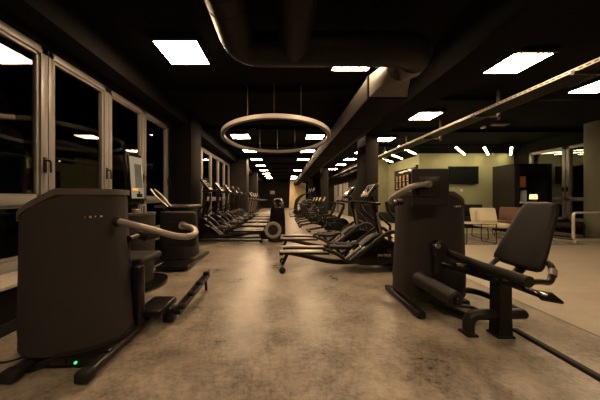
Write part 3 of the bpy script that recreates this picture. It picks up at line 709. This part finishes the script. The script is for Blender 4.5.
# indoor bikes
def bike():
    r = empty('indoor_bike', cat='exercise bike')
    for x in (-.55, .50):
        f = MB().cyl((x, -.27, .045), (x, .27, .045), .03, 12, .006).build('stabilizer', 'blackmetal', r)
        for y in (-.28, .20): MB().box(x-.06, x+.06, y, y+.08, 0, .05, .01).build('rubber_foot', 'rubber', f)
    MB().tube([(-.55, 0, .06), (0, 0, .16), (.50, 0, .06)], .04, 12, .1).build('base_beam', 'blackmetal', r)
    MB().tube([(-.05, 0, .17), (-.22, 0, .60), (-.30, 0, .80)], .042, 12).build('seat_tube', 'darkmetal', r)
    MB().tube([(.0, 0, .22), (.30, 0, .68), (.40, 0, .92)], .05, 12, .1).build('head_tube', 'darkmetal', r)
    MB().tube([(-.20, 0, .55), (.25, 0, .60)], .038, 12).build('cross_beam', 'darkmetal', r)
    fw = MB().cyl((.33, -.05, .34), (.33, .05, .34), .245, 36, .012).build('flywheel', 'gloss', r)
    MB().cyl((.33, -.065, .34), (.33, .065, .34), .07, 20, .006).build('hub', 'chrome', fw)
    MB().prism([(-.20, .22), (.30, .20), (.40, .36), (.28, .46), (-.10, .44), (-.22, .34)], 'y', -.12, -.07, .015).build('chain_guard', 'blackmetal', r)
    for s in (-1, 1):
        ck = MB().tube([(.0, s*.10, .33), (s*.12, s*.13, .33-s*.12)], .014, 8).build('crank', 'chrome', r)
        MB().box(s*.12-.05, s*.12+.05, min(s*.13, s*.23), max(s*.13, s*.23), .305-s*.12, .335-s*.12, .008).build('pedal', 'rubber', ck)
    MB().loft([[(-.30+x*k, y*k, z) for x, y in ((.17, .02), (.10, .035), (-.02, .07), (-.12, .10), (-.13, 0), (-.12, -.10), (-.02, -.07), (.10, -.035), (.17, -.02))] for z, k in ((.85, .8), (.875, 1), (.91, .97), (.92, .7))]).build('saddle', 'pad', r, smooth=60)
    MB().tube([(-.30, 0, .78), (-.30, 0, .86)], .025, 10).build('saddle_post', 'chrome', r)
    hb = MB().tube([(.15, -.20, 1.06), (.36, -.22, 1.02), (.42, -.08, .98), (.42, .08, .98), (.36, .22, 1.02), (.15, .20, 1.06)], .02, 10, .06).tube([(.40, 0, .90), (.42, 0, .99)], .028, 10).build('handlebar', 'rubber', r)
    MB().obox((.47, 0, 1.15), (.035, .22, .22), (0, math.radians(25), 0), .012).build('console', 'consolescr', r)
    return r
bk = bike()
row(bk, [(1.47, 6.95), (1.47, 8.1), (1.25, 9.4), (1.25, 10.5), (1.25, 11.5), (1.25, 12.5)], 0,
    ['black indoor bike nearest the camera, behind the right-hand cross trainers and beside the first pillar',
     'black indoor bike second from the camera, behind the one by the first pillar']+
    ['black indoor bike, %s from the camera in the line down the aisle' % ORD[i] for i in (2, 3, 4, 5)], 'indoor bikes down the right of the aisle')

def climber():
    r = empty('stair_climber', cat='stair climber')
    MB().box(-.75, .75, -.42, .42, 0, .14, .03).build('base', 'darkmetal', r)
    MB().box(-1.02, -.70, -.34, .34, 0, .10, .02).build('entry_step', 'discm', r)
    for s in (-1, 1):
        MB().prism([(-.72, .12), (.70, .12), (.72, 1.05), (.48, 1.25), (.15, 1.05), (-.50, .42)], 'y', min(s*.33, s*.42), max(s*.33, s*.42), .02).build('side_shroud', 'gloss', r)
        MB().tube([(-.62, s*.38, .35), (-.50, s*.40, 1.05), (-.1, s*.40, 1.45), (.5, s*.38, 1.58)], .026, 12, .25).build('handrail', 'rubber', r)
    for i in range(5): MB().box(-.52+i*.22, -.27+i*.22, -.33, .33, .28+i*.19, .32+i*.19, .006).build('stair_tread', 'rim', r)
    MB().tube([(.62, 0, 1.1), (.58, 0, 1.62)], .06, 12).build('mast', 'blackmetal', r)
    c = MB().obox((.55, 0, 1.75), (.09, .62, .40), (0, math.radians(20), 0), .03).build('console', 'gloss', r)
    MB().obox((.50, 0, 1.77), (.01, .44, .26), (0, math.radians(20), 0)).build('screen', 'consolescr', c)
    return r
cl = climber()
row(cl, [(1.45, 14.4), (1.45, 15.7), (1.45, 17.0)], 0,
    ['tall dark stair climber beyond the bikes, nearest of its row', 'tall dark stair climber beyond the bikes, middle of its row', 'tall dark stair climber beyond the bikes, farthest of its row'], 'stair climbers beyond the bikes')

# ------------------------------------------------------------------ lounge
tv = empty('television', (7.55, 9.45, 2.17), label='black wall television on the olive wall', cat='television')
MB().box(6.93, 8.18, 9.40, 9.455, 1.79, 2.53, .008).build('housing', 'gloss', tv, tv.location)
MB().box(6.95, 8.16, 9.395, 9.401, 1.815, 2.51).build('screen', 'screen', tv, tv.location)
MB().box(7.3, 7.8, 9.45, 9.498, 2.0, 2.3).build('wall_bracket', 'rubber', tv, tv.location)
o = MB().box(7.46, 7.58, 9.47, 9.5, 1.46, 1.58, .008).build('wall_thermostat', 'white'); tag(o, 'small white square control on the olive wall below the television', 'wall control')
mb_ = empty('picture_board', (5.72, 10.5, 2.05), label='black wall board with eight small lit pictures in two rows', cat='menu board')
MB().box(5.69, 5.75, 9.75, 11.5, 1.57, 2.55, .006).build('board', 'gloss', mb_, mb_.location)
for i in range(4):
    for j in range(2):
        y = 10.18+i*.32; z = 1.72+j*.33
        MB().box(5.684, 5.691, y+.03, y+.17, z+.02, z+.22).build('picture', 'picture', mb_, mb_.location)
        MB().box(5.684, 5.691, y+.02, y+.18, z-.045, z-.025).build('caption', 'menulogo', mb_, mb_.location)
MB().prism([(10.3, 2.40), (10.5, 2.43), (10.7, 2.38), (10.95, 2.40), (11.1, 2.44), (10.95, 2.47), (10.75, 2.46), (10.5, 2.49), (10.32, 2.47)], 'x', 5.684, 5.691).build('header_script', 'menulogo', mb_, mb_.location)
o = MB().box(5.68, 5.75, 9.56, 9.66, 1.5, 2.62, .01).build('board_lamp', 'rubber'); tag(o, 'narrow black upright fitting on the olive corner beside the picture board', 'wall fitting')
# L-shaped dark bench: two units
def bench(name, mx, length, label):
    r = empty('lounge_bench', mx[0], mx[1], label=label, cat='bench', group='dark lounge benches')
    MB().box(0, length, 0, .50, .12, .44, .02).build('seat', 'greyfab', r); MB().box(0, length, .42, .54, .44, .93, .03).build('backrest', 'greyfab', r)
    MB().box(.05, length-.05, .05, .5, 0, .12).build('plinth', 'rubber', r); return r
bench('a', ((5.80, 8.93, 0), 0), 2.5, 'long dark upholstered bench along the olive wall under the television')
bench('b', ((5.20, 12.2, 0), -PI/2), 2.7, 'long dark upholstered bench under the picture board')
def armchair(m, cushion):
    r = empty('lounge_chair', cat='chair')
    MB().box(-.34, .34, -.34, .30, .34, .46, .045, 3).build('seat', m, r)
    MB().obox((0, .34, .63), (.70, .10, .52), (math.radians(-14), 0, 0), .045, 3).build('backrest', m, r)
    if cushion: MB().obox((0, .22, .64), (.52, .13, .36), (math.radians(-16), 0, 0), .06, 4).build('back_cushion', cushion, r)
    for s in (-1, 1):
        MB().tube([(s*.33, -.32, .36), (s*.31, -.32, .012), (s*.31, .36, .012), (s*.33, .30, .36)], .011, 8, .05).build('leg_frame', 'blackmetal', r)
    MB().tube([(-.31, 0, .33), (.31, 0, .33)], .011, 8).build('cross_rail', 'blackmetal', r)
    return r
a = armchair('cream', 'cream'); a.location = (6.13, 6.6, .011); a.rotation_euler = (0, 0, math.radians(-8)); tag(a, 'cream lounge chair with a cushion and thin black wire legs')
a2 = armchair('leather', None); a2.location = (7.25, 7.2, .011); a2.rotation_euler = (0, 0, math.radians(-60)); tag(a2, 'brown leather chair behind the cream one, beside the dark kiosk')
a3 = armchair('greyfab', None); a3.location = (8.42, 6.78, 0); a3.rotation_euler = (0, 0, math.radians(20)); tag(a3, 'dark grey chair under the right window, beside the round column')
tb = empty('coffee_table', (5.12, 6.02, .011), label='low table with pale glass top and thin black legs before the cream chair', cat='table')
MB().box(-.42, .42, -.25, .25, .52, .535, .004).build('tabletop', 'tabletop', tb)
for sx in (-1, 1):
    MB().tube([(sx*.38, -.22, .52), (sx*.38, -.22, .01), (sx*.38, .22, .01), (sx*.38, .22, .52)], .011, 8, .03).build('leg_frame', 'blackmetal', tb)
MB().tube([(-.38, -.22, .51), (.38, -.22, .51)], .010, 8).tube([(-.38, .22, .51), (.38, .22, .51)], .010, 8).build('top_frame', 'blackmetal', tb)
o = MB().box(4.5, 7.75, 5.75, 7.55, 0, .010).build('lounge_rug', 'rug'); tag(o, 'thin speckled grey rug under the lounge chairs', 'rug')

# dark kiosk unit with lit niche
kb = empty('kiosk_cabinet', (8.46, 8.0, 0), label='tall black box kiosk with an open lit front near the right window', cat='cabinet')
KX0, KX1, KY0, KY1, KZ = 7.82, 9.09, 7.6, 8.4, 2.36
MB().box(KX0, KX0+.18, KY0, KY1, 0, KZ, .004).build('side_panel', 'pillar', kb, kb.location)
MB().box(KX1-.17, KX1, KY0, KY1, 0, KZ, .004).build('side_panel', 'ceiling', kb, kb.location)
MB().box(KX0+.18, KX1-.17, KY1-.05, KY1, 0, KZ).build('back_panel', 'black_wall', kb, kb.location)
MB().box(KX0+.18, KX1-.17, KY0, KY1-.05, 2.02, KZ).build('top_panel', 'ceiling', kb, kb.location)
MB().box(KX0+.18, KX1-.17, KY0-.02, KY1-.05, 1.02, 1.07, .004).build('counter', 'tabletop', kb, kb.location)
MB().box(KX0+.18, KX1-.17, KY0+.02, KY1-.05, 0, 1.02).build('lower_front', 'black_wall', kb, kb.location)
MB().box(KX0+.18, KX0+.68, KY0+.2, KY1-.05, 1.535, 1.565).build('shelf', 'black_wall', kb, kb.location)
for i in range(3):
    o = MB().box(8.25, 8.45, 7.82, 8.0, 1.567+.135*i, 1.70+.135*i, .005).build('carton', 'boxbrown')
    tag(o, 'small orange carton on the kiosk shelf, %s of the stack' % ['bottom', 'middle', 'top'][i], 'box', 'orange cartons on the kiosk shelf')
o = MB().box(8.24, 8.37, 7.72, 7.82, 1.072, 1.47, .008).build('coffee_tin', 'boxwhite'); tag(o, 'pale blue tin on the kiosk counter below the orange cartons', 'tin')
lp = empty('table_lamp', (8.66, 7.78, 1.072), label='small lamp with warm glowing shade on the kiosk counter', cat='lamp')
MB().cyl((0, 0, 0), (0, 0, .02), .06, 16).tube([(0, 0, .02), (0, 0, .10)], .01, 8).build('base', 'blackmetal', lp)
MB().tube([(0, 0, .09), (0, 0, .25)], [.10, .09], 20).build('lamp_shade', 'lampshade', lp)
for i, x in enumerate((8.42, 8.50, 8.80, 8.87)):
    h = .26+.05*(i % 2); o = MB().tube([(x, 7.9, 1.071), (x, 7.9, 1.071+h*.6), (x, 7.9, 1.071+h*.75), (x, 7.9, 1.071+h)], [.03, .03, .012, .012], 12).build('bottle', 'bottle')
    tag(o, 'amber bottle %s the lit lamp in the kiosk' % ['well to the left of', 'just left of', 'just right of', 'farther right of'][i], 'bottle', 'amber bottles in the kiosk')
# railing at the right
rg = empty('steel_railing', (8.4, 5.95, 0), label='bent steel tube railing with rounded corner at the right edge', cat='railing')
MB().tube([(9.2, 5.95, .81), (7.68, 5.95, .81), (7.68, 5.95, .10), (9.2, 5.95, .10)], .030, 14, .08).build('tube_frame', 'steel', rg, rg.location)
MB().tube([(7.72, 5.95, 0), (7.72, 5.95, .10)], .025, 12).build('floor_foot', 'steel', rg, rg.location)
MB().cyl((9.1, 5.95, 0), (9.1, 5.95, .81), .028, 12).build('rail_post', 'steel', rg, rg.location)

# ------------------------------------------------------------------ world and camera
W = bpy.data.worlds.new('night'); S.world = W; W.use_nodes = True
W.node_tree.nodes['Background'].inputs[0].default_value = (.35, .30, .25, 1); W.node_tree.nodes['Background'].inputs[1].default_value = .003
cam = bpy.data.cameras.new('camera'); co = bpy.data.objects.new('camera', cam); COL.objects.link(co)
co.location = (0, 0, 1.2); co.rotation_euler = (PI/2, 0, 0); cam.sensor_width = 36; cam.lens = 13.5
cam.shift_x = 17/600; cam.shift_y = -2/600; cam.clip_start = .05; cam.clip_end = 100
S.camera = co
S.view_settings.view_transform = 'Standard'; S.view_settings.look = 'None'; S.view_settings.gamma = 1; S.view_settings.use_curve_mapping = False
S.view_settings.exposure = 0.0
